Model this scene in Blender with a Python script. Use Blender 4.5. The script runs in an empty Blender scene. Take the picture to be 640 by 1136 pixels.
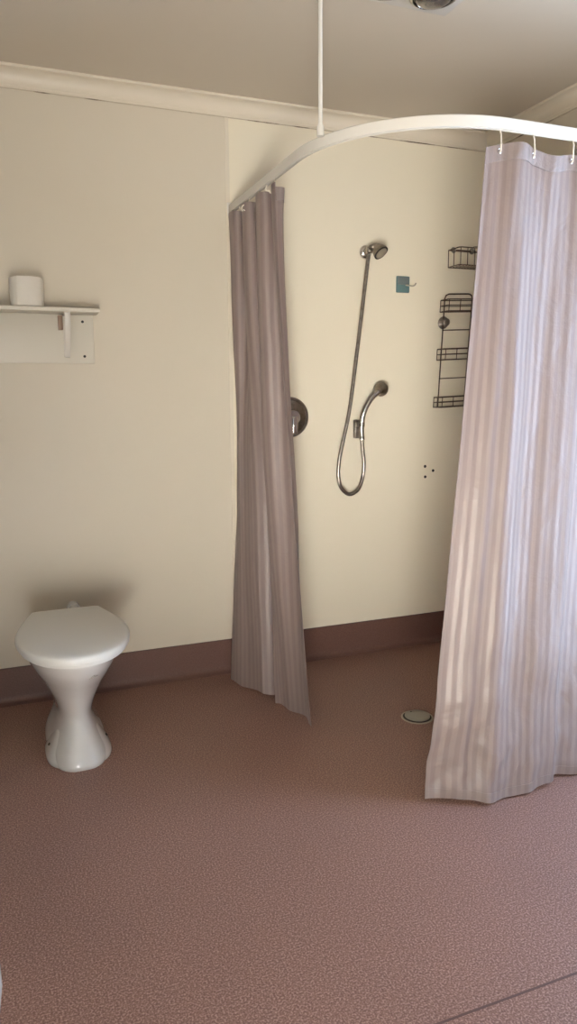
import bpy, bmesh, math, random
from mathutils import Vector, Matrix, noise
random.seed(7)
S = bpy.context.scene
C = S.collection
PI = math.pi

# ---------------------------------------------------------------- camera, world, lights
cam = bpy.data.cameras.new('camera')
co = bpy.data.objects.new('camera', cam); C.objects.link(co)
cam.sensor_fit = 'HORIZONTAL'; cam.sensor_width = 36.0; cam.lens = 45.9
cam.clip_start = 0.02
r_, u_, f_ = Vector((0.93092, -0.36516, -0.00727)), Vector((0.06443, 0.14460, 0.98739)), Vector((0.35950, 0.91965, -0.15814))
m = Matrix((r_, u_, -f_)).transposed().to_4x4(); m.translation = Vector((-2.18, -3.023, 1.22))
co.matrix_world = m
S.camera = co

w = bpy.data.worlds.new('sky'); S.world = w; w.use_nodes = True
bg = w.node_tree.nodes['Background']
bg.inputs[0].default_value = (0.62, 0.78, 1.0, 1); bg.inputs[1].default_value = 1.5

def light(name, kind, loc, direction, energy, color, size=None, spread=None):
    l = bpy.data.lights.new(name, kind); l.energy = energy; l.color = color
    o = bpy.data.objects.new(name, l); C.objects.link(o); o.location = loc
    o.rotation_euler = Vector(direction).to_track_quat('-Z', 'Y').to_euler()
    if kind == 'AREA':
        l.shape = 'RECTANGLE'; l.size, l.size_y = size
        if spread: l.spread = spread
    return o

CEIL = 2.38
YB = -3.65          # rear wall with the doorway
XL = -2.85          # left wall
sun = light('sun', 'SUN', (-1.6, -8, 6), (0.0, 1.0, -1.5), 88.0, (1.0, 0.96, 0.92)); sun.data.angle = 0.01
light('doorway_fill', 'AREA', (-2.42, YB + 0.02, 0.45), (0.56, 1, 0.20), 13.5, (1.0, 0.96, 0.89), (0.62, 0.6), math.radians(62))  # added low lamp aimed through the curtain gap to brighten the shower
light('window_daylight', 'AREA', (-0.02, -1.72, 1.15), (-1, 0.12, 0.0), 34, (0.52, 0.70, 1.0), (0.55, 1.8))

S.view_settings.view_transform = 'Standard'; S.view_settings.look = 'None'
S.view_settings.gamma = 1.0; S.view_settings.use_curve_mapping = False
S.view_settings.exposure = 0.0
S.cycles.max_bounces = 8; S.cycles.diffuse_bounces = 5
S.cycles.caustics_reflective = False; S.cycles.caustics_refractive = False
S.cycles.sample_clamp_indirect = 4.0
S.cycles.use_denoising = True

# ---------------------------------------------------------------- materials
def mat(name, col, rough=0.5, metal=0.0, bump=None, var=None, spec=0.5, trans=None, coat=0.0):
    """bump=(scale,strength) ; var=(scale,colour2,lo,hi)"""
    M = bpy.data.materials.new(name); M.use_nodes = True
    nt = M.node_tree; b = nt.nodes['Principled BSDF']; L = nt.links
    b.inputs['Base Color'].default_value = (*col, 1); b.inputs['Roughness'].default_value = rough
    b.inputs['Metallic'].default_value = metal; b.inputs['Specular IOR Level'].default_value = spec
    b.inputs['Coat Weight'].default_value = coat
    tc = nt.nodes.new('ShaderNodeTexCoord')
    if var:
        n = nt.nodes.new('ShaderNodeTexNoise'); n.inputs['Scale'].default_value = var[0]; n.inputs['Detail'].default_value = 4
        L.new(tc.outputs['Object'], n.inputs['Vector'])
        rp = nt.nodes.new('ShaderNodeValToRGB'); rp.color_ramp.elements[0].position = var[2]; rp.color_ramp.elements[1].position = var[3]
        rp.color_ramp.elements[0].color = (*col, 1); rp.color_ramp.elements[1].color = (*var[1], 1)
        L.new(n.outputs['Fac'], rp.inputs[0]); L.new(rp.outputs[0], b.inputs['Base Color'])
    if bump:
        n = nt.nodes.new('ShaderNodeTexNoise'); n.inputs['Scale'].default_value = bump[0]; n.inputs['Detail'].default_value = 3
        L.new(tc.outputs['Object'], n.inputs['Vector'])
        bp = nt.nodes.new('ShaderNodeBump'); bp.inputs['Strength'].default_value = bump[1]; bp.inputs['Distance'].default_value = 0.002
        L.new(n.outputs['Fac'], bp.inputs['Height']); L.new(bp.outputs[0], b.inputs['Normal'])
    return M

WALL2 = mat('dark_low_bounce_wall', (0.36, 0.33, 0.27), 0.5)  # unseen left and rear walls, darkened to cut bounced light
WALL = mat('cream_paint', (0.64, 0.58, 0.475), 0.42, bump=(14, 0.10), var=(1.2, (0.62, 0.56, 0.455), 0.35, 0.65))
LINING = mat('shower_lining_paint', (0.80, 0.735, 0.59), 0.38, bump=(14, 0.08), var=(1.2, (0.79, 0.72, 0.575), 0.35, 0.65))
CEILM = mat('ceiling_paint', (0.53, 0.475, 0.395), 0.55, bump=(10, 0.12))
CORN = mat('cornice_paint', (0.70, 0.635, 0.52), 0.35)
GAP = mat('dark_gap', (0.12, 0.09, 0.06), 0.9, var=(7, (0.50, 0.44, 0.34), 0.36, 0.47))
WHITEP = mat('white_board_paint', (0.70, 0.66, 0.57), 0.4)
CERAMIC = mat('white_ceramic', (0.80, 0.79, 0.76), 0.10, coat=0.5)
LIDM = mat('white_plastic', (0.80, 0.79, 0.75), 0.28)
PAPER = mat('toilet_paper', (0.82, 0.78, 0.70), 0.95, bump=(90, 0.3))
RAILM = mat('rail_enamel', (0.72, 0.69, 0.63), 0.25)
CHROME = mat('chrome', (0.62, 0.60, 0.57), 0.16, 1.0)
CHROMED = mat('aged_chrome', (0.31, 0.28, 0.25), 0.28, 1.0, var=(60, (0.22, 0.19, 0.16), 0.4, 0.7))
WIRE = mat('rusty_wire', (0.075, 0.052, 0.038), 0.5, 0.5, var=(50, (0.13, 0.075, 0.045), 0.45, 0.7))
DARK = mat('black_rubber', (0.02, 0.018, 0.016), 0.6)
TEAL = mat('teal_plastic', (0.085, 0.155, 0.16), 0.35)
TEAL2 = mat('grey_teal_plastic', (0.115, 0.14, 0.14), 0.35)
BRASS = mat('worn_steel', (0.42, 0.38, 0.31), 0.4, 0.6)
DRAINC = mat('drain_cover_grey', (0.34, 0.33, 0.28), 0.35, 0.3)
BROWN = mat('matte_brown', (0.20, 0.13, 0.09), 0.6)
HOOKM = mat('ivory_plastic', (0.80, 0.74, 0.62), 0.35)
VINYLB = mat('upstand_vinyl', (0.118, 0.060, 0.048), 0.42, bump=(300, 0.15), var=(260, (0.158, 0.085, 0.068), 0.40, 0.65))
SEAM = mat('weld_line', (0.11, 0.06, 0.05), 0.6)
GREYMARK = mat('grey_print', (0.36, 0.34, 0.31), 0.5)
GLASSD = mat('dark_lamp_glass', (0.06, 0.05, 0.045), 0.12, coat=1.0)
GROUND = mat('pale_bounce_ground', (0.60, 0.57, 0.52), 0.9, bump=(30, 0.2))  # unseen ground outside, paled to throw more sun in through the doorway
BOUNCE_FLOOR = mat('pale_bounce_floor', (0.60, 0.57, 0.52), 0.6, bump=(5, 0.1))  # invented pale surface that reflects sunlight without the brown vinyl tint

# speckled safety vinyl
FLOORM = bpy.data.materials.new('speckled_vinyl'); FLOORM.use_nodes = True
nt = FLOORM.node_tree; b = nt.nodes['Principled BSDF']; L = nt.links
tc = nt.nodes.new('ShaderNodeTexCoord')
n1 = nt.nodes.new('ShaderNodeTexNoise'); n1.inputs['Scale'].default_value = 240; n1.inputs['Detail'].default_value = 2
L.new(tc.outputs['Object'], n1.inputs['Vector'])
rp = nt.nodes.new('ShaderNodeValToRGB'); e = rp.color_ramp.elements
e[0].position = 0.34; e[0].color = (0.155, 0.078, 0.060, 1); e[1].position = 0.66; e[1].color = (0.42, 0.27, 0.228, 1)
k = e.new(0.5); k.color = (0.245, 0.134, 0.108, 1)
L.new(n1.outputs['Fac'], rp.inputs[0])
n2 = nt.nodes.new('ShaderNodeTexNoise'); n2.inputs['Scale'].default_value = 2.2; n2.inputs['Detail'].default_value = 4
L.new(tc.outputs['Object'], n2.inputs['Vector'])
mx = nt.nodes.new('ShaderNodeMix'); mx.data_type = 'RGBA'; mx.blend_type = 'MULTIPLY'; mx.inputs[0].default_value = 1.0
rp2 = nt.nodes.new('ShaderNodeValToRGB'); rp2.color_ramp.elements[0].position = .3; rp2.color_ramp.elements[1].position = .7
rp2.color_ramp.elements[0].color = (0.88, 0.88, 0.88, 1); rp2.color_ramp.elements[1].color = (1, 1, 1, 1)
L.new(n2.outputs['Fac'], rp2.inputs[0]); L.new(rp.outputs[0], mx.inputs[6]); L.new(rp2.outputs[0], mx.inputs[7])
L.new(mx.outputs[2], b.inputs['Base Color'])
b.inputs['Roughness'].default_value = 0.5; b.inputs['Specular IOR Level'].default_value = 0.45
bp = nt.nodes.new('ShaderNodeBump'); bp.inputs['Strength'].default_value = 0.25; bp.inputs['Distance'].default_value = 0.001
L.new(n1.outputs['Fac'], bp.inputs['Height']); L.new(bp.outputs[0], b.inputs['Normal'])

# satin striped curtain cloth, UV in metres of cloth
def cloth(name, dark, light_, trans_col, tfac):
    M = bpy.data.materials.new(name); M.use_nodes = True
    nt = M.node_tree; b = nt.nodes['Principled BSDF']; L = nt.links
    uv = nt.nodes.new('ShaderNodeUVMap'); sp = nt.nodes.new('ShaderNodeSeparateXYZ'); L.new(uv.outputs[0], sp.inputs[0])
    mu = nt.nodes.new('ShaderNodeMath'); mu.operation = 'MULTIPLY'; mu.inputs[1].default_value = 2 * PI / 0.034; L.new(sp.outputs[0], mu.inputs[0])
    si = nt.nodes.new('ShaderNodeMath'); si.operation = 'SINE'; L.new(mu.outputs[0], si.inputs[0])
    rp = nt.nodes.new('ShaderNodeMapRange'); rp.inputs[1].default_value = -0.35; rp.inputs[2].default_value = 0.35; L.new(si.outputs[0], rp.inputs[0])
    mx = nt.nodes.new('ShaderNodeMix'); mx.data_type = 'RGBA'; mx.inputs[6].default_value = (*dark, 1); mx.inputs[7].default_value = (*light_, 1)
    L.new(rp.outputs[0], mx.inputs[0]); L.new(mx.outputs[2], b.inputs['Base Color'])
    rr = nt.nodes.new('ShaderNodeMapRange'); rr.inputs[3].default_value = 0.54; rr.inputs[4].default_value = 0.44; L.new(rp.outputs[0], rr.inputs[0]); L.new(rr.outputs[0], b.inputs['Roughness'])
    b.inputs['Specular IOR Level'].default_value = 0.75
    b.inputs['Sheen Weight'].default_value = 0.15
    n = nt.nodes.new('ShaderNodeTexNoise'); n.inputs['Scale'].default_value = 9; n.inputs['Detail'].default_value = 5; n.inputs['Distortion'].default_value = 0.8
    L.new(uv.outputs[0], n.inputs['Vector'])
    n3 = nt.nodes.new('ShaderNodeTexNoise'); n3.inputs['Scale'].default_value = 38; n3.inputs['Detail'].default_value = 2
    L.new(uv.outputs[0], n3.inputs['Vector'])
    ad = nt.nodes.new('ShaderNodeMath'); ad.operation = 'MULTIPLY_ADD'; ad.inputs[1].default_value = 0.18; L.new(n3.outputs['Fac'], ad.inputs[0]); L.new(n.outputs['Fac'], ad.inputs[2])
    # packing creases running straight across the cloth
    wv = nt.nodes.new('ShaderNodeMath'); wv.operation = 'PINGPONG'; wv.inputs[1].default_value = 0.15; L.new(sp.outputs[1], wv.inputs[0])
    cr = nt.nodes.new('ShaderNodeMapRange'); cr.inputs[1].default_value = 0.0; cr.inputs[2].default_value = 0.004; cr.inputs[3].default_value = 0.035; cr.inputs[4].default_value = 0.0
    L.new(wv.outputs[0], cr.inputs[0])
    ad2 = nt.nodes.new('ShaderNodeMath'); ad2.operation = 'ADD'; L.new(ad.outputs[0], ad2.inputs[0]); L.new(cr.outputs[0], ad2.inputs[1])
    bp = nt.nodes.new('ShaderNodeBump'); bp.inputs['Strength'].default_value = 0.55; bp.inputs['Distance'].default_value = 0.016
    L.new(ad2.outputs[0], bp.inputs['Height']); L.new(bp.outputs[0], b.inputs['Normal'])
    tr = nt.nodes.new('ShaderNodeBsdfTranslucent'); tr.inputs[0].default_value = (*trans_col, 1)
    ms = nt.nodes.new('ShaderNodeMixShader'); ms.inputs[0].default_value = tfac
    out = nt.nodes['Material Output']
    L.new(b.outputs[0], ms.inputs[1]); L.new(tr.outputs[0], ms.inputs[2]); L.new(ms.outputs[0], out.inputs[0])
    return M
CLOTH = cloth('mauve_satin', (0.275, 0.218, 0.208), (0.36, 0.298, 0.275), (0.66, 0.55, 0.50), 0.42)
HEMM = cloth('mauve_hem', (0.19, 0.15, 0.143), (0.215, 0.17, 0.16), (0.4, 0.32, 0.30), 0.08)

# ---------------------------------------------------------------- helpers
def link(name, bm, material, parent=None, smooth=True, matrix=None, angle=40):
    me = bpy.data.meshes.new(name)
    bmesh.ops.recalc_face_normals(bm, faces=bm.faces)
    if smooth:
        for f in bm.faces: f.smooth = True
        for ed in bm.edges:
            if len(ed.link_faces) == 2 and ed.calc_face_angle(0) > math.radians(angle): ed.smooth = False
    bm.to_mesh(me); bm.free()
    o = bpy.data.objects.new(name, me); C.objects.link(o)
    me.materials.append(material)
    if parent: o.parent = parent
    if matrix: o.matrix_local = matrix
    return o

def tag(o, label, cat, group=None):
    o['label'] = label; o['category'] = cat
    if group: o['group'] = group
    return o

def thing(name, loc, label, cat, group=None):
    o = bpy.data.objects.new(name, None); C.objects.link(o); o.location = loc; o.empty_display_size = 0.05
    return tag(o, label, cat, group)

def struct(name, bm, material, **k):
    o = link(name, bm, material, **k); o['kind'] = 'structure'; return o

def box(bm, x0, x1, y0, y1, z0, z1, bevel=0.0, seg=2):
    r = bmesh.ops.create_cube(bm, size=1.0)
    for v in r['verts']:
        v.co = Vector(((x0 + x1) / 2 + v.co.x * (x1 - x0), (y0 + y1) / 2 + v.co.y * (y1 - y0), (z0 + z1) / 2 + v.co.z * (z1 - z0)))
    if bevel:
        es = list({e for v in r['verts'] for e in v.link_edges})
        bmesh.ops.bevel(bm, geom=es, offset=bevel, segments=seg, affect='EDGES', profile=0.5)
    return bm

def frame_of(t):
    t = t.normalized(); a = Vector((0, 0, 1)) if abs(t.z) < 0.9 else Vector((1, 0, 0))
    n = t.cross(a).normalized(); return n, t.cross(n)

def loft(bm, rings, cap=True, closed=False):
    vs = [[bm.verts.new(p) for p in r] for r in rings]
    n = len(vs[0]); N = len(vs)
    for i in range(N if closed else N - 1):
        a, c = vs[i], vs[(i + 1) % N]
        for j in range(n):
            bm.faces.new((a[j], a[(j + 1) % n], c[(j + 1) % n], c[j]))
    if cap and not closed:
        bm.faces.new(vs[0]); bm.faces.new(list(reversed(vs[-1])))
    return vs

def smooth_path(pts, sub=6):
    P = [Vector(p) for p in pts]; out = []
    for i in range(len(P) - 1):
        p0 = P[max(i - 1, 0)]; p1 = P[i]; p2 = P[i + 1]; p3 = P[min(i + 2, len(P) - 1)]
        for s in range(sub):
            t = s / sub
            out.append(0.5 * ((2 * p1) + (p2 - p0) * t + (2 * p0 - 5 * p1 + 4 * p2 - p3) * t * t + (3 * p1 - p0 - 3 * p2 + p3) * t ** 3))
    out.append(P[-1]); return out

def tube(bm, pts, r, seg=10, closed=False, smooth=0):
    P = smooth_path(pts, smooth) if smooth else [Vector(p) for p in pts]
    N = len(P); rings = []; nrm = None
    for i, p in enumerate(P):
        if closed: t = P[(i + 1) % N] - P[i - 1]
        else: t = P[min(i + 1, N - 1)] - P[max(i - 1, 0)]
        t.normalize()
        if nrm is None: nrm, _ = frame_of(t)
        nrm = (nrm - t * nrm.dot(t)).normalized(); bn = t.cross(nrm)
        rr = r(i / max(N - 1, 1)) if callable(r) else r
        rings.append([p + (nrm * math.cos(2 * PI * j / seg) + bn * math.sin(2 * PI * j / seg)) * rr for j in range(seg)])
    loft(bm, rings, closed=closed); return bm

def lathe(bm, prof, origin=(0, 0, 0), axis=(0, 0, 1), seg=40):
    """prof = [(radius, height along axis)], closed with caps at both ends"""
    o = Vector(origin); a = Vector(axis).normalized(); n, b2 = frame_of(a); rings = []
    for (r, h) in prof:
        rings.append([o + a * h + (n * math.cos(2 * PI * j / seg) + b2 * math.sin(2 * PI * j / seg)) * max(r, 1e-4) for j in range(seg)])
    loft(bm, rings); return bm

def sweep(bm, path, section):
    """section: list of (side, up) offsets swept along a horizontal path"""
    rings = []; N = len(path)
    for i, p in enumerate(path):
        t = path[min(i + 1, N - 1)] - path[max(i - 1, 0)]; t.z = 0; t.normalize()
        s = Vector((t.y, -t.x, 0))
        rings.append([p + s * a + Vector((0, 0, b)) for a, b in section])
    loft(bm, rings); return bm

def prism_x(bm, prof, x0, x1):   # prof in (y,z)
    loft(bm, [[Vector((x0, y, z)) for y, z in prof], [Vector((x1, y, z)) for y, z in prof]]); return bm
def prism_y(bm, prof, y0, y1):   # prof in (x,z)
    loft(bm, [[Vector((x, y0, z)) for x, z in prof], [Vector((x, y1, z)) for x, z in prof]]); return bm

# ---------------------------------------------------------------- the room
struct('floor', box(bmesh.new(), XL, 0, -2.2, 0, -0.06, 0), FLOORM, smooth=False)
struct('floor_bounce', box(bmesh.new(), XL, 0, YB, -2.2, -0.06, 0), BOUNCE_FLOOR, smooth=False)  # unseen pale floor added to bounce the sun patch onto the walls
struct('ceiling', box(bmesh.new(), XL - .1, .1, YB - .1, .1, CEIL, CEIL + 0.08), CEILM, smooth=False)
struct('wall_back', box(bmesh.new(), XL - .1, -1.255, 0, .1, -0.06, CEIL), WALL, smooth=False)
struct('wall_shower', box(bmesh.new(), -1.255, .1, 0, .1, -0.06, CEIL), LINING, smooth=False)
struct('wall_left', box(bmesh.new(), XL - .1, XL, YB, 0, -0.06, CEIL), WALL2, smooth=False)
# right wall with a tall window, outside the frame
WY0, WY1, WZ0, WZ1 = -2.06, -1.38, 0.15, 2.15
bm = bmesh.new()
box(bm, 0, .1, WY1, 0, -0.06, CEIL); box(bm, 0, .1, YB, WY0, -0.06, CEIL)
box(bm, 0, .1, WY0, WY1, -0.06, WZ0); box(bm, 0, .1, WY0, WY1, WZ1, CEIL)
struct('wall_right', bm, WALL, smooth=False)
bm = bmesh.new()
for a in ((WY0, WY0 + .04, WZ0, WZ1), (WY1 - .04, WY1, WZ0, WZ1), (WY0 + .04, WY1 - .04, WZ0, WZ0 + .04), (WY0 + .04, WY1 - .04, WZ1 - .04, WZ1)):
    box(bm, 0.02, .08, *a)
struct('window_1', bm, WHITEP, smooth=False)
# rear wall with the open doorway
DX0, DX1, DZ = -2.75, -1.80, 2.08
bm = bmesh.new()
box(bm, XL, DX0, YB - .1, YB, -0.06, CEIL); box(bm, DX1, 0, YB - .1, YB, -0.06, CEIL); box(bm, DX0, DX1, YB - .1, YB, DZ, CEIL)
struct('wall_rear', bm, WALL2, smooth=False)
bm = bmesh.new()
box(bm, DX0, DX0 + .03, YB - .11, YB + .01, 0, DZ); box(bm, DX1 - .03, DX1, YB - .11, YB + .01, 0, DZ); box(bm, DX0 + .03, DX1 - .03, YB - .11, YB + .01, DZ - .03, DZ)
struct('door_1', bm, WHITEP, smooth=False)
struct('ground', box(bmesh.new(), -8, 6, -14, YB - .1, -0.16, -0.06), GROUND, smooth=False)

# coved cornices
def cove():
    P = [(0, -0.064), (-0.006, -0.064), (-0.009, -0.060), (-0.009, -0.055)]
    for i in range(9):
        a = i / 8 * PI / 2
        P.append((-0.050 + 0.039 * math.cos(a) , -0.009 - 0.044 + 0.044 * math.sin(a)) if False else (-0.011 - 0.036 * (1 - math.cos(a)), -0.052 + 0.042 * math.sin(a)))
    P += [(-0.053, -0.009), (-0.055, -0.006), (-0.055, 0), (0, 0)]
    return [(a, CEIL + b) for a, b in P]
struct('trim_1', prism_x(bmesh.new(), cove(), XL, 0), CORN, angle=25)
struct('trim_2', prism_y(bmesh.new(), cove(), YB, -0.0), CORN, angle=25)
# hairline cracks under the cornices
struct('trim_3', box(bmesh.new(), XL, -0.009, -0.0035, 0, CEIL - 0.0675, CEIL - 0.064), GAP, smooth=False)
struct('trim_4', box(bmesh.new(), -0.0035, 0, YB, 0, CEIL - 0.068, CEIL - 0.064), GAP, smooth=False)
# joint strip between the two wall linings and the strip in the shower corner
struct('trim_5', box(bmesh.new(), -1.262, -1.245, -0.004, 0, 0.147, CEIL - 0.067, 0.0015), CORN, smooth=False)
bm = bmesh.new(); prism = [(0, 0), (-0.012, 0), (-0.004, -0.004), (0, -0.012)]
loft(bm, [[Vector((x, y, 0.147)) for x, y in prism], [Vector((x, y, CEIL - 0.067)) for x, y in prism]])
struct('trim_6', bm, CORN, smooth=False)
# coved vinyl upstand, same vinyl as the floor
def upstand():
    P = [(0, 0.1455), (-0.0045, 0.1455), (-0.0045, 0.030)]
    for i in range(1, 7):
        a = i / 6 * PI / 2; P.append((-0.0045 - 0.026 * (1 - math.cos(a)), 0.030 - 0.026 * math.sin(a)))
    P += [(-0.034, 0.0015), (-0.036, 0.0), (0, 0)]
    return P
struct('baseboard_back', prism_x(bmesh.new(), upstand(), XL, 0), VINYLB, angle=50)
struct('baseboard_right', prism_y(bmesh.new(), upstand(), YB, -0.0), VINYLB, angle=50)
struct('baseboard_left', prism_y(bmesh.new(), [(XL - x if False else XL + (-x), z) for x, z in upstand()], YB, -0.0), VINYLB, angle=50)
struct('trim_7', box(bmesh.new(), XL, -0.005, -0.0062, 0, 0.1440, 0.1478), SEAM, smooth=False)
struct('trim_8', box(bmesh.new(), XL + .04, -0.04, -1.9525, -1.9475, 0.0, 0.0008), SEAM, smooth=False)

# ---------------------------------------------------------------- curtain rail
RZ, RX, RY, RR = 1.965, -1.243, -1.185, 0.46
path = [Vector((RX, -0.002, RZ))] + [Vector((RX, -0.1 * i, RZ)) for i in range(1, 8) if -0.1 * i > RY + RR + .02]
for i in range(25):
    a = i / 24 * PI / 2
    path.append(Vector((RX + RR - RR * math.cos(a), RY + RR - RR * math.sin(a), RZ)))
path += [Vector((x, RY, RZ)) for x in (-0.6, -0.4, -0.2, -0.002)]
rail = thing('curtain_rail', (RX, 0, RZ), 'white curved shower curtain rail bent around the shower corner', 'curtain rail')
inv = Matrix.Translation(Vector((-RX, 0, -RZ)))
def rp_(bm): bm.transform(inv); return bm
sec = [(-.009, .014), (-.006, .017), (.006, .017), (.009, .014), (.009, -.015), (.004, -.017), (.004, -.008), (-.004, -.008), (-.004, -.017), (-.009, -.015)]
link('track', rp_(sweep(bmesh.new(), path, sec)), RAILM, rail, angle=30)
bm = bmesh.new(); lathe(bm, [(.011, -.004), (.011, .022), (.0075, .028), (.0065, .032)], (-1.238, -0.895, RZ + .012)); link('rod_socket', rp_(bm), RAILM, rail)
bm = bmesh.new(); tube(bm, [(-1.238, -0.895, RZ + .02), (-1.238, -0.895, CEIL - .002)], .0065, 14); link('hanger_rod', rp_(bm), RAILM, rail)
bm = bmesh.new(); lathe(bm, [(.024, 0), (.024, -.004), (.012, -.010), (.0085, -.02)], (-1.238, -0.895, CEIL - .0005)); link('ceiling_flange', rp_(bm), RAILM, rail)
bm = bmesh.new(); box(bm, RX - .016, RX + .016, -.006, -.0005, RZ - .026, RZ + .026, .002); link('wall_bracket', rp_(bm), RAILM, rail)
bm = bmesh.new(); box(bm, -.006, -.0005, RY - .016, RY + .016, RZ - .026, RZ + .026, .002); link('wall_bracket', rp_(bm), RAILM, rail)

# ---------------------------------------------------------------- curtains
def lerp(a, b2, t): return a + (b2 - a) * t
def interp(kn, u):   # knots [(u, value...)], cosine eased
    for i in range(len(kn) - 1):
        if u <= kn[i + 1][0] or i == len(kn) - 2:
            t = (u - kn[i][0]) / (kn[i + 1][0] - kn[i][0]); t = min(max(t, 0), 1); s = (1 - math.cos(PI * t)) / 2
            return [lerp(p, q, s) for p, q in zip(kn[i][1:], kn[i + 1][1:])]
def interpl(kn, u):
    for i in range(len(kn) - 1):
        if u <= kn[i + 1][0] or i == len(kn) - 2:
            t = (u - kn[i][0]) / (kn[i + 1][0] - kn[i][0]); t = min(max(t, 0), 1)
            return [lerp(p, q, t) for p, q in zip(kn[i][1:], kn[i + 1][1:])]

def sheet(fn, nu, nv, cloth_w, v0=0.0, v1=1.0, u0=0., u1=1., push=0.0, height=1.9):
    """grid from fn(u,v); push offsets along the surface normal for hems"""
    bm = bmesh.new(); uvl = bm.loops.layers.uv.new('UVMap'); g = []
    for i in range(nu + 1):
        row = []
        for j in range(nv + 1):
            u = lerp(u0, u1, i / nu); v = lerp(v0, v1, j / nv); p = fn(u, v)
            if push:
                du = fn(min(u + .002, 1), v) - fn(max(u - .002, 0), v); dv = fn(u, min(v + .002, 1)) - fn(u, max(v - .002, 0))
                n = du.cross(dv).normalized(); p = p + n * push
            row.append((bm.verts.new(p), u * cloth_w, (1 - v) * height))
        g.append(row)
    for i in range(nu):
        for j in range(nv):
            q = (g[i][j], g[i + 1][j], g[i + 1][j + 1], g[i][j + 1])
            f = bm.faces.new([t[0] for t in q])
            for l, t in zip(f.loops, q): l[uvl].uv = (t[1], t[2])
    return bm

def thicken(bm, t=0.0009):
    """give the cloth a back face t behind the front one, closed round the rim"""
    bm.normal_update(); uvl = bm.loops.layers.uv.active
    vs = list(bm.verts); fs = list(bm.faces); rim = [e for e in bm.edges if len(e.link_faces) == 1]
    back = {v: bm.verts.new(v.co - v.normal * t) for v in vs}
    for f in fs:
        g = bm.faces.new([back[l.vert] for l in reversed(f.loops)])
        for l, q in zip(g.loops, reversed(list(f.loops))): l[uvl].uv = q[uvl].uv
    for e in rim:
        a, c = e.verts
        l0 = e.link_loops[0]; u0 = l0[uvl].uv.copy(); u1 = l0.link_loop_next[uvl].uv.copy()
        a, c = l0.vert, l0.link_loop_next.vert
        g = bm.faces.new((c, a, back[a], back[c]))
        for l, q in zip(g.loops, (u1, u0, u0, u1)): l[uvl].uv = q
    return bm

# right curtain ---------------------------------------------------
R_top = [(0, -0.862), (1, -0.02)]
R_bot = [(0, -1.05, -1.262), (.10, -0.95, -1.305), (.20, -0.862, -1.345), (.32, -0.75, -1.345), (.42, -0.655, -1.325), (.47, -.60, -1.285), (.56, -.51, -1.31), (.75, -.28, -1.27), (1, -0.035, -1.25)]
R_fold = [(0, -.002), (.15, -.018), (.265, .019), (.44, -.014), (.56, .014), (.70, -.014), (.80, .014), (.90, -.012), (1, 0)]
HK = [-.818, -.703, -.560, -.425, -.29, -.155, -.04]      # hook positions along x
def R_fn(u, v):      # v 0 top .. 1 bottom
    xt = lerp(-0.862, -0.02, u)
    bx, by = interp(R_bot, u)
    bx = interpl([(k[0], k[1]) for k in R_bot], u)[0]
    s = v ** 1.02
    f = interp(R_fold, u)[0]
    amp = lerp(0.55, 1.0, min(v * 2.5, 1)) * lerp(1, 0.45, max(0, (v - .62) / .38))
    # ripples between the hooks fading downwards
    ph = 0
    for i in range(len(HK) - 1):
        if HK[i] <= xt <= HK[i + 1]: ph = (xt - HK[i]) / (HK[i + 1] - HK[i])
    rip = -0.020 * math.sin(PI * ph) ** 2 * (1 if True else 0) * math.exp(-v * 7) if xt > HK[0] else 0
    fine = 0.0012 * math.sin(u * 2 * PI * 17 + 1.5 * math.sin(v * 3)) * math.exp(-((v - .45) / .5) ** 2) + 0.004 * noise.noise(Vector((u * 9, v * 7, 1.3))) * (0.4 + v)
    crum = 0.007 * noise.noise(Vector((u * 20 + v * 6, v * 34, 9.1))) * max(0, v - .70) / .30
    low = crum + 0.018 * noise.noise(Vector((u * 6 + v * 1.5, v * 9, 4.2))) * max(0, v - .6) / .4
    x = lerp(xt, bx, s) + 0.006 * math.sin(v * 5 + u * 4) * v
    y = lerp(RY, by, v) + f * amp + rip + fine + low
    ztop = 1.908 - 0.012 * math.sin(PI * ph) ** 2 * (0 if xt < HK[1] else 1) + (0.006 * math.sin(PI * ph) if HK[0] < xt < HK[1] else 0) - max(0, (HK[0] - xt)) * 0.25
    zb = 0.012 + 0.006 * math.sin(u * 19)
    z = lerp(ztop, zb, v)
    return Vector((x, y, z))
RC = thing('shower_curtain', (-0.45, RY, 0.0), 'wide mauve striped satin shower curtain with a bright sheen, hanging at the right edge', 'shower curtain')
iR = Matrix.Translation(Vector((0.45, -RY, 0)))
def lk(name, bm, M, par, inv, **k): bm.transform(inv); return link(name, bm, M, par, **k)
lk('cloth', thicken(sheet(R_fn, 260, 150, 1.25)), CLOTH, RC, iR, angle=80)
lk('top_hem', thicken(sheet(R_fn, 200, 4, 1.25, 0.0, 0.024, push=-0.0016), .0014), HEMM, RC, iR, angle=80)
lk('bottom_hem', thicken(sheet(R_fn, 200, 3, 1.25, 0.985, 1.0, push=-0.0015), .0012), CLOTH, RC, iR, angle=80)
lk('side_hem', thicken(sheet(R_fn, 3, 150, 1.25, 0.0, 1.0, 0.0, 0.014, push=-0.0015), .0012), CLOTH, RC, iR, angle=80)

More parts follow.
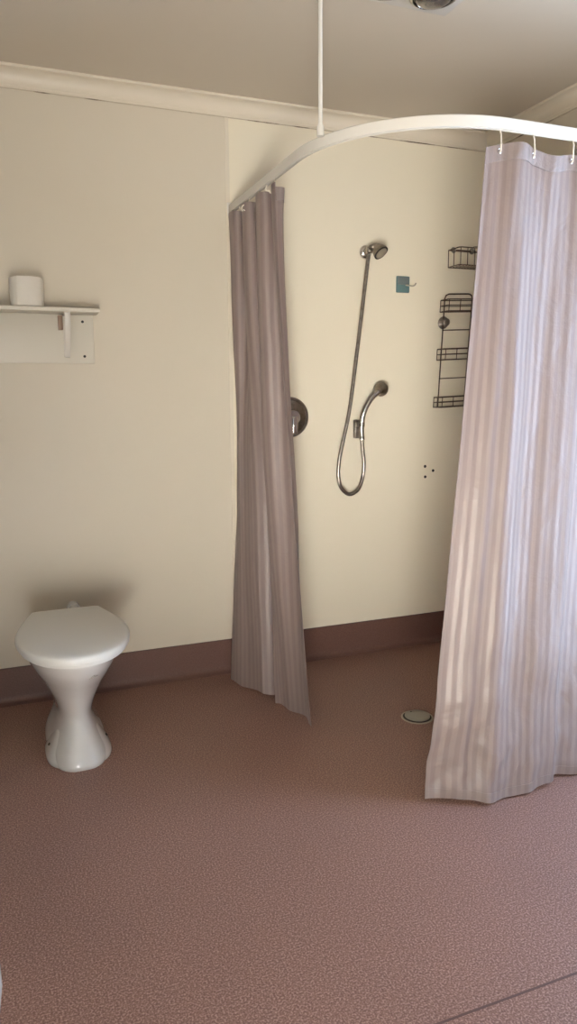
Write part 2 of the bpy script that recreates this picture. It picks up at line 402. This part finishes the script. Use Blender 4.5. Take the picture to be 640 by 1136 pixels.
def hook_parts(par, inv, p, rail_pt, side):
    """C-shaped plastic hook from the rail down to the eyelet at p; side = outward direction of the cloth"""
    q = Vector(rail_pt); p = Vector(p); s = Vector(side).normalized()
    bm = bmesh.new()
    pts = [q + Vector((0, 0, .010)), q + Vector((0, 0, -.004)), q + s * .004 + Vector((0, 0, -.014)), (q + p) / 2 + s * .006, p + s * .009 + Vector((0, 0, .010)), p + s * .007 + Vector((0, 0, -.003)), p - s * .004 + Vector((0, 0, -.004)), p - s * .009 + Vector((0, 0, .006))]
    tube(bm, pts, .0022, 8, smooth=4)
    lk('hook', bm, HOOKM, par, inv)
    bm = bmesh.new(); n, b2 = frame_of(s); N = 20
    tube(bm, [p + s * .0026 + (n * math.cos(2 * PI * i / N) + b2 * math.sin(2 * PI * i / N)) * .0062 for i in range(N)], .0016, 8, closed=True)
    lk('eyelet', bm, CHROME, par, inv)
for hx in HK:
    u = (hx + .862) / .842
    p = R_fn(u, 0.012); p.z = 1.908 - .018
    hook_parts(RC, iR, p, (hx + .004, RY, RZ - .016), (0, -1, 0))

# left curtain ----------------------------------------------------
L_bot = [(0, -1.325, -.125), (.18, -1.295, -.21), (.36, -1.250, -.31), (.52, -1.212, -.39), (.66, -1.20, -.46), (.80, -1.185, -.545), (1, -1.168, -.668)]
L_cusp = [(0, 0, 0), (.40, 0, 0), (.50, .026, .030), (.57, -.026, -.022), (.70, 0, 0), (1, 0, 0)]
NF = 3.5
def L_fn(u, v):
    yt = lerp(-0.02, -0.54, u)
    at = 0.034 * math.sin(2 * PI * (NF * u + 0.30)) * math.exp(-v * 1.5)
    ybun = 0.016 * math.sin(4 * PI * (NF * u + .30)) * math.exp(-v * 2)
    bx, by = interpl(L_bot, u)
    g = max(0, min(1, (v - .04) / .96))
    s = g ** 1.35
    am = 0.020 * math.sin(2 * PI * (2.4 * u + .12)) * math.exp(-((v - .52) / .30) ** 2)
    ab = 0.0045 * math.sin(2 * PI * (4 * u + .4 + .2 * v)) * v
    cx_, cy_ = interpl(L_cusp, u); cs = min(1, max(0, (v - .22) / .35)); cs = cs * cs * (3 - 2 * cs)
    x = lerp(RX, bx, s) + cx_ * cs + at + .022 * u * (1 - v) + am + ab + 0.004 * noise.noise(Vector((u * 8, v * 6, 2.2)))
    y = lerp(yt, by, s) + cy_ * cs + ybun + 0.010 * math.sin(2 * PI * (2.4 * u + .4)) * v * (1 - v) * 2
    y = min(y, -0.012)
    z = lerp(1.932, 0.012 + 0.004 * math.sin(u * 23), v)
    return Vector((x, y, z))
LC = thing('shower_curtain', (RX, -0.3, 0), 'gathered mauve shower curtain bunched against the back wall, flaring out at the floor', 'shower curtain')
iL = Matrix.Translation(Vector((-RX, 0.3, 0)))
lk('cloth', thicken(sheet(L_fn, 300, 130, .78)), CLOTH, LC, iL, angle=80)
lk('top_hem', thicken(sheet(L_fn, 220, 4, .78, 0.0, 0.024, push=0.0016), .0014), HEMM, LC, iL, angle=80)
lk('bottom_hem', thicken(sheet(L_fn, 300, 3, .78, 0.985, 1.0, push=0.0015), .0012), CLOTH, LC, iL, angle=80)
lk('side_hem', thicken(sheet(L_fn, 3, 130, .78, 0.0, 1.0, 0.985, 1.0, push=0.0015), .0012), CLOTH, LC, iL, angle=80)
for i, u in enumerate((.03, .22, .42, .62, .82, .97)):
    p = L_fn(u, .012)
    hook_parts(LC, iL, p, (RX, p.y, RZ - .016), (1 if i % 2 else -1, -.4, 0))

# ---------------------------------------------------------------- toilet
TX, TY = -1.992, -0.402
T = thing('toilet', (TX, TY, 0), 'white toilet with closed lid and hourglass pedestal against the back wall', 'toilet')
def egg(w, front, back, z, n=48, pw=2.0, pwb=2.6):
    """plan outline centred at x=0; front (neg y) and back extents, superellipse"""
    P = []
    for i in range(n):
        a = 2 * PI * i / n; c, s = math.cos(a), math.sin(a)
        e_ = pw if s < 0 else pwb
        x = w * math.copysign(abs(c) ** (2 / e_), c)
        y = (-front if s < 0 else back) * abs(s) ** (2 / e_)
        P.append(Vector((x, y, z)))
    return P
def lerp_rings(keys, sub=5):
    out = []
    for i in range(len(keys) - 1):
        k0, k1, k2, k3 = keys[max(i - 1, 0)], keys[i], keys[i + 1], keys[min(i + 2, len(keys) - 1)]
        for s in range(sub):
            t = s / sub
            out.append([0.5 * ((2 * b_) + (c_ - a_) * t + (2 * a_ - 5 * b_ + 4 * c_ - d_) * t * t + (3 * b_ - a_ - 3 * c_ + d_) * t ** 3) for a_, b_, c_, d_ in zip(k0, k1, k2, k3)])
    out.append(list(keys[-1])); return out
# (z, yc, half width, front, back)
keys = [(0.000, -.00, .101, .270, .20, 2.9), (0.012, .0, .103, .271, .20, 2.9), (0.035, .0, .096, .262, .20, 2.8), (0.065, .0, .081, .240, .20, 2.6), (0.100, .0, .067, .210, .20, 2.4), (0.140, 0, .061, .190, .20, 2.2),
        (0.185, 0, .073, .202, .195, 2.1), (0.230, 0, .094, .228, .19, 2.05), (0.270, 0, .116, .264, .18, 2.0), (0.310, 0, .138, .308, .17, 2.0), (0.345, 0, .153, .345, .165, 2.0), (0.375, 0, .162, .368, .16, 2.0), (0.394, 0, .166, .378, .158, 2.0), (0.402, 0, .163, .374, .156, 2.0)]
rings = []
for z, yc, w_, f_r, bk, pw in lerp_rings(keys, 4): rings.append(egg(w_, f_r, bk, z, pw=pw, pwb=3.0))
bm = bmesh.new(); loft(bm, rings); link('bowl', bm, CERAMIC, T, angle=60)
# trap housing behind, down to the floor
bm = bmesh.new(); rg = []
for z, w_, b0, b1 in ((0, .080, -.1, .26), (.02, .080, -.1, .262), (.10, .050, -.1, .26), (.20, .046, -.1, .265), (.28, .065, -.1, .26), (.335, .085, -.1, .25)):
    rg.append([Vector((x * w_ , (b0 + b1) / 2 + y * (b1 - b0) / 2, z)) for x, y in [(math.copysign(abs(math.cos(a)) ** .6, math.cos(a)), math.copysign(abs(math.sin(a)) ** .6, math.sin(a))) for a in [2 * PI * i / 32 for i in range(32)]]])
loft(bm, rg); link('trap_housing', bm, CERAMIC, T, angle=50)
# foot flanges with bolt holes
bm = bmesh.new()
rg = [[Vector((p.x, p.y - .105, p.z)) for p in egg(w_, fr, bk, z, pw=2.7, pwb=2.7)] for z, w_, fr, bk in
      ((0, .109, .140, .150), (.006, .1105, .141, .151), (.014, .109, .138, .149), (.030, .100, .120, .135), (.052, .088, .095, .115), (.075, .074, .07, .09), (.095, .060, .05, .07))]
loft(bm, rg); flange = link('foot_flange', bm, CERAMIC, T, angle=60)
for sx in (-1, 1):
    bm = bmesh.new(); lathe(bm, [(.0050, -.004), (.0050, .003), (.002, .004)], (sx * .0955, -.115, .040), (sx * .8, -.1, .6), 14); link('bolt_cap', bm, DARK, flange)
# seat and lid
def lidring(z, inset=0, yo=0, n=72):
    P = []
    W, F, B = .184 - inset, .414 - inset, .145 - inset * .6
    for i in range(n):
        a = 2 * PI * i / n; c, s = math.cos(a), math.sin(a)
        if s < 0:
            x = W * math.copysign(abs(c) ** (2 / 2.15), c); y = -(F - .14) * abs(s) ** (2 / 2.0) - .14
        else:
            t = abs(s)
            x = math.copysign(lerp(W, .112 - inset * .4, t ** 1.45) * (1 if abs(c) > .38 else abs(c) / .38), c); y = -.14 + (B + .14) * min(1, t / math.sqrt(1 - .38 ** 2))
        P.append(Vector((x, y + yo, z)))
    return P
bm = bmesh.new(); loft(bm, [lidring(.4022, .014), lidring(.404, .009), lidring(.413, .008), lidring(.415, .012)]); link('seat', bm, LIDM, T, angle=50)
bm = bmesh.new()
loft(bm, [lidring(.4155, .004), lidring(.4165, .001), lidring(.4305, 0), lidring(.4365, .0025), lidring(.4400, .009), lidring(.4425, .025), lidring(.4445, .055), lidring(.4455, .10)])
lid = link('lid', bm, LIDM, T, angle=50)
for sx in (-1, 1):
    bm = bmesh.new(); tube(bm, [(sx * .05, .150, .424), (sx * .10, .150, .424)], .010, 14); link('hinge', bm, LIDM, lid)
bm = bmesh.new(); tube(bm, [(.045, .14, .37), (.045, .22, .372), (.045, .30, .378), (.045, .385, .38)], .020, 18, smooth=3); lathe(bm, [(.027, 0), (.027, .03), (.02, .034)], (.045, .33, .378), (0, 1, 0), 24)
link('flush_pipe', bm, CERAMIC, T)
bm = bmesh.new(); lathe(bm, [(.014, 0), (.014, .02), (.008, .026)], (.045, .215, .385), (0, 0, 1), 20); box(bm, .030, .060, .21, .22, .405, .413, .003); link('flush_valve', bm, BRASS, T)
# printed maker's script on the bowl: a small grey flourish
bm = bmesh.new()
def onbowl(x, z, lift=.0012):
    best = None
    for k_ in range(len(rings) - 1):
        z0, z1 = rings[k_][0].z, rings[k_ + 1][0].z
        if z0 <= z <= z1:
            t = (z - z0) / max(z1 - z0, 1e-6); R0, R1 = rings[k_], rings[k_ + 1]
            for j in range(24, 48):
                a = R0[j].lerp(R1[j], t); c_ = R0[(j + 1) % 48].lerp(R1[(j + 1) % 48], t)
                if min(a.x, c_.x) <= x <= max(a.x, c_.x):
                    q = a.lerp(c_, (x - a.x) / (c_.x - a.x)) if c_.x != a.x else a
                    return Vector((q.x, q.y - lift, z))
    return Vector((x, -.3, z))
scr = [(.028, .333), (.032, .338), (.036, .343), (.041, .346), (.046, .346), (.043, .342), (.038, .339), (.034, .335), (.040, .337), (.048, .341), (.054, .341), (.050, .338), (.044, .336), (.052, .337), (.058, .339)]
tube(bm, [onbowl(x, z) for x, z in scr], .0009, 6, smooth=3); link('maker_script', bm, GREYMARK, T)

# ---------------------------------------------------------------- shelf with bracket and backing board
SH = thing('wall_shelf', (-2.20, 0, 1.52), 'white painted wall shelf with backing board and metal bracket, above the toilet', 'shelf')
iS = Matrix.Translation(Vector((2.20, 0, -1.52)))
lk('board', box(bmesh.new(), -2.60, -1.799, -.122, -.0125, 1.5275, 1.5425, .003), WHITEP, SH, iS, angle=30)
bb = lk('backing_board', box(bmesh.new(), -2.60, -1.812, -.0120, -.0005, 1.344, 1.5425, .003), WHITEP, SH, iS, angle=30)
for bx_ in (-1.915, -2.45):
    bm = bmesh.new()
    box(bm, bx_ - .011, bx_ + .011, -.016, -.0125, 1.372, 1.527, .001)
    box(bm, bx_ - .011, bx_ + .011, -.112, -.0125, 1.5225, 1.5272, .001)
    arc = smooth_path([(bx_, -.108, 1.524), (bx_, -.104, 1.49), (bx_, -.088, 1.455), (bx_, -.060, 1.420), (bx_, -.035, 1.392), (bx_, -.026, 1.374), (bx_, -.020, 1.370), (bx_, -.0155, 1.377)], 5)
    rg = []
    for i, p in enumerate(arc):
        t = (arc[min(i + 1, len(arc) - 1)] - arc[max(i - 1, 0)]).normalized(); n = t.cross(Vector((1, 0, 0))).normalized()
        rg.append([p + Vector((sx * .0105, 0, 0)) + n * sn * .003 for sx, sn in ((-1, -1), (-1, 1), (-.5, 1.6), (.5, 1.6), (1, 1), (1, -1), (.5, -1.4), (-.5, -1.4))])
    loft(bm, rg)
    lk('bracket', bm, RAILM, SH, iS, angle=35)
bm = bmesh.new(); box(bm, -1.944, -1.927, -.034, -.0125, 1.468, 1.522, .002); lk('brown_block', bm, BROWN, SH, iS, angle=30)  # small brown block beside the bracket
for sx, sz in ((-1.852, 1.502), (-1.850, 1.371)):
    bm = bmesh.new(); lathe(bm, [(.0052, 0), (.0052, .0015), (.003, .0022), (.001, .0012)], (sx, -.012, sz), (0, -1, 0), 16); lk('screw', bm, DARK, bb, iS)

# toilet roll standing on the shelf
RO = thing('toilet_roll', (-2.052, -.068, 1.543), 'white toilet paper roll standing on the wall shelf', 'toilet paper')
bm = bmesh.new(); r0 = .053; h = .104; seg = 48
pr = [(.021, .0), (.051, .0), (.0565, .002), (.058, .008), (.0595, .05), (.060, .096), (.0585, .102), (.054, .104), (.021, .104)]
ringsr = [[Vector((r * math.cos(2 * PI * j / seg), r * math.sin(2 * PI * j / seg), z)) for j in range(seg)] for r, z in pr]
loft(bm, ringsr, closed=True); link('paper', bm, PAPER, RO, angle=35)
bm = bmesh.new()
rr = [(.0208, .001), (.0195, .001), (.0195, .103), (.0208, .103)]
loft(bm, [[Vector((r * math.cos(2 * PI * j / 32), r * math.sin(2 * PI * j / 32), z)) for j in range(32)] for r, z in rr], closed=True); link('card_core', bm, BROWN, RO, angle=35)
bm = bmesh.new()   # loose outer sheet, its edge standing off the roll
rg = []
for i in range(25):
    a = math.radians(lerp(238, 325, i / 24)); r = .0610 + .004 * (1 - i / 24) ** 2
    rg.append([Vector((q * math.cos(a), q * math.sin(a), z)) for q, z in ((r, .002), (r + .0012, .002), (r + .0012, .103), (r, .103))])
loft(bm, rg); link('loose_sheet', bm, PAPER, RO, angle=35)

# ---------------------------------------------------------------- shower fittings
def ribbed(pts, r, pitch=.0045, seg=12):
    P = smooth_path(pts, 8); L_ = [0]
    for i in range(1, len(P)): L_.append(L_[-1] + (P[i] - P[i - 1]).length)
    n = int(L_[-1] / pitch * 2); out = []; k_ = 0
    for i in range(n + 1):
        s = L_[-1] * i / n
        while k_ < len(L_) - 2 and L_[k_ + 1] < s: k_ += 1
        t = (s - L_[k_]) / (L_[k_ + 1] - L_[k_]); out.append(P[k_].lerp(P[k_ + 1], t))
    bm = bmesh.new(); tube(bm, out, lambda f: r * (1.0 if int(round(f * n)) % 2 else 0.88), seg); return bm

SW = thing('shower_outlet', (-.626, 0, 1.835), 'chrome wall shower outlet with small round head, high on the shower wall', 'shower head')
iW = Matrix.Translation(Vector((.626, 0, -1.835)))
bm = bmesh.new(); lathe(bm, [(.029, 0), (.029, .004), (.025, .010), (.015, .014), (.014, .026), (.011, .030)], (-.626, -.0005, 1.835), (0, -1, 0)); lk('wall_flange', bm, CHROME, SW, iW)
bm = bmesh.new(); lathe(bm, [(.013, -.014), (.0165, -.010), (.0165, .012), (.012, .016)], (-.628, -.042, 1.836), (0, 0, 1)); tube(bm, [(-.626, -.02, 1.835), (-.626, -.042, 1.836)], .012, 16)
lk('diverter', bm, CHROME, SW, iW)
bm = bmesh.new(); tube(bm, [(-.628, -.042, 1.838), (-.625, -.058, 1.846), (-.606, -.070, 1.850)], .012, 16, smooth=4); lk('arm', bm, CHROMED, SW, iW)
ax = Vector((.34, -.56, -.74)).normalized(); hp = Vector((-.610, -.066, 1.850))
bm = bmesh.new(); lathe(bm, [(.010, -.004), (.019, .004), (.022, .012), (.029, .022), (.033, .032), (.0335, .040), (.031, .042)], hp, ax); hd = lk('head_body', bm, CHROMED, SW, iW)
bm = bmesh.new(); lathe(bm, [(.0315, .0415), (.0335, .0405), (.0335, .044), (.030, .0435)], hp, ax); lk('rubber_rim', bm, DARK, hd, iW)
bm = bmesh.new(); lathe(bm, [(.0268, .041), (.0268, .0455), (.020, .0465), (.019, .0455), (.004, .0455), (.003, .047)], hp, ax); lk('spray_face', bm, BRASS, hd, iW)

HS = thing('hand_shower', (-.665, -.03, 1.06), 'chrome hand shower clipped to the wall on a looping metal hose', 'hand shower')
iH = Matrix.Translation(Vector((.665, .03, -1.06)))
hose = [(-.628, -.042, 1.822), (-.632, -.040, 1.80), (-.652, -.034, 1.62), (-.681, -.03, 1.381), (-.715, -.03, 1.14), (-.752, -.03, .98), (-.766, -.03, .90), (-.766, -.03, .84), (-.751, -.03, .797), (-.714, -.03, .768), (-.669, -.03, .786), (-.645, -.03, .842), (-.640, -.032, .906), (-.650, -.036, .975), (-.656, -.040, 1.025)]
lk('hose', ribbed(hose, .0088), CHROMED, HS, iH, angle=80)
bm = bmesh.new(); lathe(bm, [(.009, 0), (.012, .003), (.012, .02), (.009, .024)], (-.655, -.040, 1.012), (-.09, -.03, 1)); lk('hose_nut', bm, CHROME, HS, iH)
bm = bmesh.new(); tube(bm, [(-.657, -.041, 1.030), (-.660, -.044, 1.07), (-.657, -.050, 1.12), (-.641, -.056, 1.165), (-.615, -.060, 1.203), (-.585, -.060, 1.226)], lambda f: .0105 + .0022 * f, 18, smooth=5); lk('handle', bm, CHROME, HS, iH)
bm = bmesh.new(); ax = Vector((.62, .62, .30)).normalized(); hp = Vector((-.583, -.060, 1.228))
lathe(bm, [(.012, -.006), (.017, .004), (.026, .016), (.0315, .026), (.033, .034), (.0325, .042), (.029, .045)], hp, ax); hd = lk('head', bm, CHROMED, HS, iH)
bm = bmesh.new(); lathe(bm, [(.027, .0442), (.0265, .048), (.004, .049)], hp, ax); lk('spray_face', bm, DARK, hd, iH)
HC = thing('hand_shower_holder', (-.672, 0, 1.062), 'chrome wall holder gripping the hand shower handle', 'shower holder')
iC = Matrix.Translation(Vector((.672, 0, -1.062)))
bm = bmesh.new(); box(bm, -.682, -.658, -.024, -.0005, 1.020, 1.104, .005); lk('wall_plate', bm, CHROMED, HC, iC)
bm = bmesh.new()
for z_ in (1.088, 1.078):
    pts = []
    for i in range(15):
        a = math.radians(lerp(160, 460, i / 14)); pts.append(Vector((-.661 + .0145 * math.cos(a), -.045 + .0145 * math.sin(a), z_)))
    tube(bm, pts, .0028, 8)
box(bm, -.682, -.672, -.048, -.022, 1.072, 1.094, .003)
lk('clip', bm, CHROME, HC, iC)

MX = thing('shower_mixer', (-.990, 0, 1.12), 'round chrome shower mixer plate with lever, half hidden by the gathered curtain', 'shower mixer')
iM = Matrix.Translation(Vector((.990, 0, -1.12)))
o_ = (-.990, -.0005, 1.120)
bm = bmesh.new(); lathe(bm, [(.088, 0), (.088, .004), (.084, .009), (.078, .010), (.074, .007), (.060, .012), (.044, .017), (.036, .018)], o_, (0, -1, 0), 56); lk('backplate', bm, CHROMED, MX, iM)
bm = bmesh.new(); lathe(bm, [(.034, .015), (.034, .045), (.030, .052), (.012, .055)], o_, (0, -1, 0), 40); kn_ = lk('knob', bm, CHROME, MX, iM)
bm = bmesh.new(); box(bm, -.999, -.972, -.062, -.046, 1.048, 1.125, .006); lk('lever', bm, CHROME, kn_, iM)

RH = thing('robe_hook', (-.437, 0, 1.706), 'small square teal adhesive hook on the shower wall', 'hook')
iR2 = Matrix.Translation(Vector((.437, 0, -1.706)))
lk('plate', box(bmesh.new(), -.471, -.404, -.010, -.0005, 1.670, 1.742, .004), TEAL, RH, iR2)
lk('upper_tile', box(bmesh.new(), -.468, -.410, -.013, -.0095, 1.704, 1.739, .002), TEAL2, RH, iR2)
bm = bmesh.new(); tube(bm, [(-.425, -.010, 1.703), (-.415, -.022, 1.700), (-.402, -.032, 1.697), (-.392, -.035, 1.702), (-.388, -.036, 1.710)], .0035, 10, smooth=4); lk('hook_arm', bm, BRASS, RH, iR2)

# wire racks
def wire_basket(x0, x1, y0, y1, z0, z1, nfloor, nvert, r=.0020, mid=True):
    bm = bmesh.new()
    def loop(z, rr):
        c = .008
        P = [(x0 + c, y0, z), (x1 - c, y0, z), (x1, y0 + c, z), (x1, y1, z), (x0, y1, z), (x0, y0 + c, z)]
        tube(bm, P, rr, 8, closed=True)
    loop(z1, r * 1.25); loop(z0, r * 1.1)
    if mid: loop((z0 + z1) / 2, r)
    for i in range(nvert + 1):
        x = lerp(x0 + .006, x1 - .006, i / nvert); tube(bm, [(x, y0, z0), (x, y0, z1)], r * .9, 6)
    for yy in (y1, (y0 + y1) / 2):
        for x in (x0, x1): tube(bm, [(x, yy, z0), (x, yy, z1)], r * .9, 6)
    for i in range(nfloor):
        x = lerp(x0 + .01, x1 - .01, (i + .5) / nfloor); tube(bm, [(x, y0, z0), (x, y1, z0)], r * .8, 6)
    return bm
BK = thing('wire_soap_basket', (-.125, 0, 1.80), 'small dark wire soap basket on the shower wall, above the tall wire caddy', 'wire basket')
iB = Matrix.Translation(Vector((.125, 0, -1.80)))
lk('basket', wire_basket(-.200, -.040, -.095, -.006, 1.792, 1.868, 9, 4, mid=False), WIRE, BK, iB, angle=80)
bm = bmesh.new(); tube(bm, [(-.19, -.006, 1.868), (-.15, -.004, 1.872), (-.06, -.004, 1.872), (-.04, -.006, 1.868)], .003, 8); lk('back_wire', bm, WIRE, BK, iB)
bm = bmesh.new(); tube(bm, [(-.128, -.097, 1.870), (-.052, -.097, 1.873)], .0045, 10); lk('chrome_front_bar', bm, CHROME, BK, iB)
for sx in (-.17, -.07):
    bm = bmesh.new(); lathe(bm, [(.014, 0), (.012, .004), (.005, .010)], (sx, -.0005, 1.872), (0, -1, 0), 20); lk('wall_mount', bm, CHROMED, BK, iB)

CD = thing('wire_shower_caddy', (-.145, 0, 1.67), 'tall three-basket rusty wire shower caddy hanging on the shower wall beside the curtain', 'shower caddy')
iD = Matrix.Translation(Vector((.145, 0, -1.67)))
tilt = Matrix.Translation(Vector((-.145, 0, 1.67))) @ Matrix(((1, 0, .056, 0), (0, 1, 0, 0), (.045, 0, 1, 0), (0, 0, 0, 1))) @ Matrix.Translation(Vector((.145, 0, -1.67)))   # it hangs askew
def cadd(name, bm, M): bm.transform(tilt); return lk(name, bm, M, CD, iD, angle=80)
bm = bmesh.new()
tube(bm, [(-.214, -.012, 1.160), (-.217, -.012, 1.655), (-.211, -.012, 1.669), (-.197, -.012, 1.675), (-.086, -.012, 1.675), (-.072, -.012, 1.669), (-.066, -.012, 1.655), (-.069, -.012, 1.160)], .0030, 10)
cadd('frame', bm, WIRE)
for z_ in (1.512, 1.290):
    bm = bmesh.new(); tube(bm, [(-.215, -.012, z_), (-.068, -.012, z_)], .0024, 8); cadd('rung', bm, WIRE)
for z0, z1 in ((1.594, 1.646), (1.376, 1.425), (1.158, 1.204)):
    cadd('basket', wire_basket(-.238, -.046, -.075, -.012, z0, z1, 10, 3), WIRE)
bm = bmesh.new(); lathe(bm, [(.029, 0), (.026, .004), (.014, .010), (.011, .018), (.018, .020), (.018, .028), (.010, .030)], (-.209, -.0005, 1.547), (0, -1, 0), 32); cadd('suction_cup', bm, CHROMED)

# screw holes left in the wall
for i, (sx, sz, lab) in enumerate(((-.297, .875, 'upper left'), (-.252, .853, 'right hand'), (-.295, .825, 'lower left'))):
    bm = bmesh.new()
    rg = []
    for rad, hh in ((.0070, -.0002), (.0068, .0010), (.0060, .0013), (.0052, .0009), (.0045, .0007)):
        rg.append([Vector((rad * math.cos(2 * PI * j / 14) * (1 + .22 * noise.noise(Vector((j, i * 5, 0)))), -hh, rad * math.sin(2 * PI * j / 14) * (1 + .3 * noise.noise(Vector((j, i * 7, 3)))))) for j in range(14)])
    loft(bm, rg, cap=False); bm.faces.new([v for v in bm.verts][-14:])
    o = link('screw_hole', bm, DARK); o.location = (sx, -.0004, sz)
    o['label'] = 'old screw hole in the shower wall, %s one of the three' % lab; o['category'] = 'screw hole'; o['group'] = 'old screw holes in the shower wall'

# floor drain
DR = thing('floor_drain', (-.765, -.735, 0), 'round metal floor drain beside the foot of the wide curtain', 'drain')
bm = bmesh.new(); lathe(bm, [(.061, 0), (.061, .0012), (.058, .0028), (.0545, .0024), (.0545, .0002)], (0, 0, 0), (0, 0, 1), 56); link('ring', bm, BRASS, DR)
bm = bmesh.new(); lathe(bm, [(.054, .0004), (.0538, .0009), (.02, .0009)], (0, 0, .0016), (0, 0, 1), 48); link('gap', bm, DARK, DR)
bm = bmesh.new(); lathe(bm, [(.0475, .0015), (.0475, .0058), (.045, .0070), (.010, .0078)], (.003, .004, .001), (0, 0, 1), 56); cv_ = link('cover', bm, DRAINC, DR)
bm = bmesh.new(); lathe(bm, [(.0035, .0), (.0035, .0012)], (-.006, .036, .0076), (0, 0, 1), 14); link('lift_hole', bm, DARK, cv_)

# ceiling heat lamp unit
HT = thing('ceiling_heat_lamp', (-1.0, -1.07, CEIL), 'square white ceiling heat lamp unit with chrome-rimmed lamps', 'heat lamp')
iT = Matrix.Translation(Vector((1.0, 1.07, -CEIL)))
lk('panel', box(bmesh.new(), -1.19, -.812, -1.262, -.884, CEIL - .010, CEIL - .0005, .004), RAILM, HT, iT, angle=35)
for lx in (-1.075, -.925):
    for ly in (-1.145, -.998):
        bm = bmesh.new(); lathe(bm, [(.072, 0), (.072, .010), (.068, .018), (.060, .021), (.057, .014)], (lx, ly, CEIL - .0105), (0, 0, -1), 48); lr = lk('lamp_rim', bm, CHROME, HT, iT)
        bm = bmesh.new(); lathe(bm, [(.056, .002), (.056, .012), (.050, .024), (.036, .033), (.015, .037), (.002, .038)], (lx, ly, CEIL - .0105), (0, 0, -1), 40); lk('bulb', bm, GLASSD, lr, iT)

# wall basin: only the tip of its rim reaches the frame
WB = thing('wash_basin', (-2.4165, -2.483, .78), 'white wash basin rim just showing at the lower left edge', 'basin')
bm = bmesh.new()
def basr(r, z, dx=0): 
    P = []
    for i in range(48):
        a = 2 * PI * i / 48; x = r * math.cos(a); 
        if x < 0: x = max(x * 1.9, -.355)
        P.append(Vector((x + dx, r * math.sin(a), z)))
    return P
loft(bm, [basr(.10, -.16), basr(.15, -.12), basr(.19, -.05), basr(.208, -.01), basr(.212, .0), basr(.208, .008), basr(.20, .009), basr(.188, .002), basr(.165, -.04), basr(.12, -.09), basr(.05, -.105)])
link('bowl', bm, CERAMIC, WB, angle=70)
bm = bmesh.new(); tube(bm, [(-.24, 0, .0), (-.24, 0, .09), (-.21, 0, .12), (-.14, 0, .115), (-.12, 0, .09)], .011, 16, smooth=5); lathe(bm, [(.022, -.02), (.022, .03), (.012, .034)], (-.24, 0, 0)); link('tap', bm, CHROME, WB)
bm = bmesh.new(); tube(bm, [(0, 0, -.15), (0, 0, -.28), (-.05, 0, -.33), (-.14, 0, -.33), (-.355, 0, -.30)], .019, 16, smooth=5); link('waste_pipe', bm, CHROME, WB)
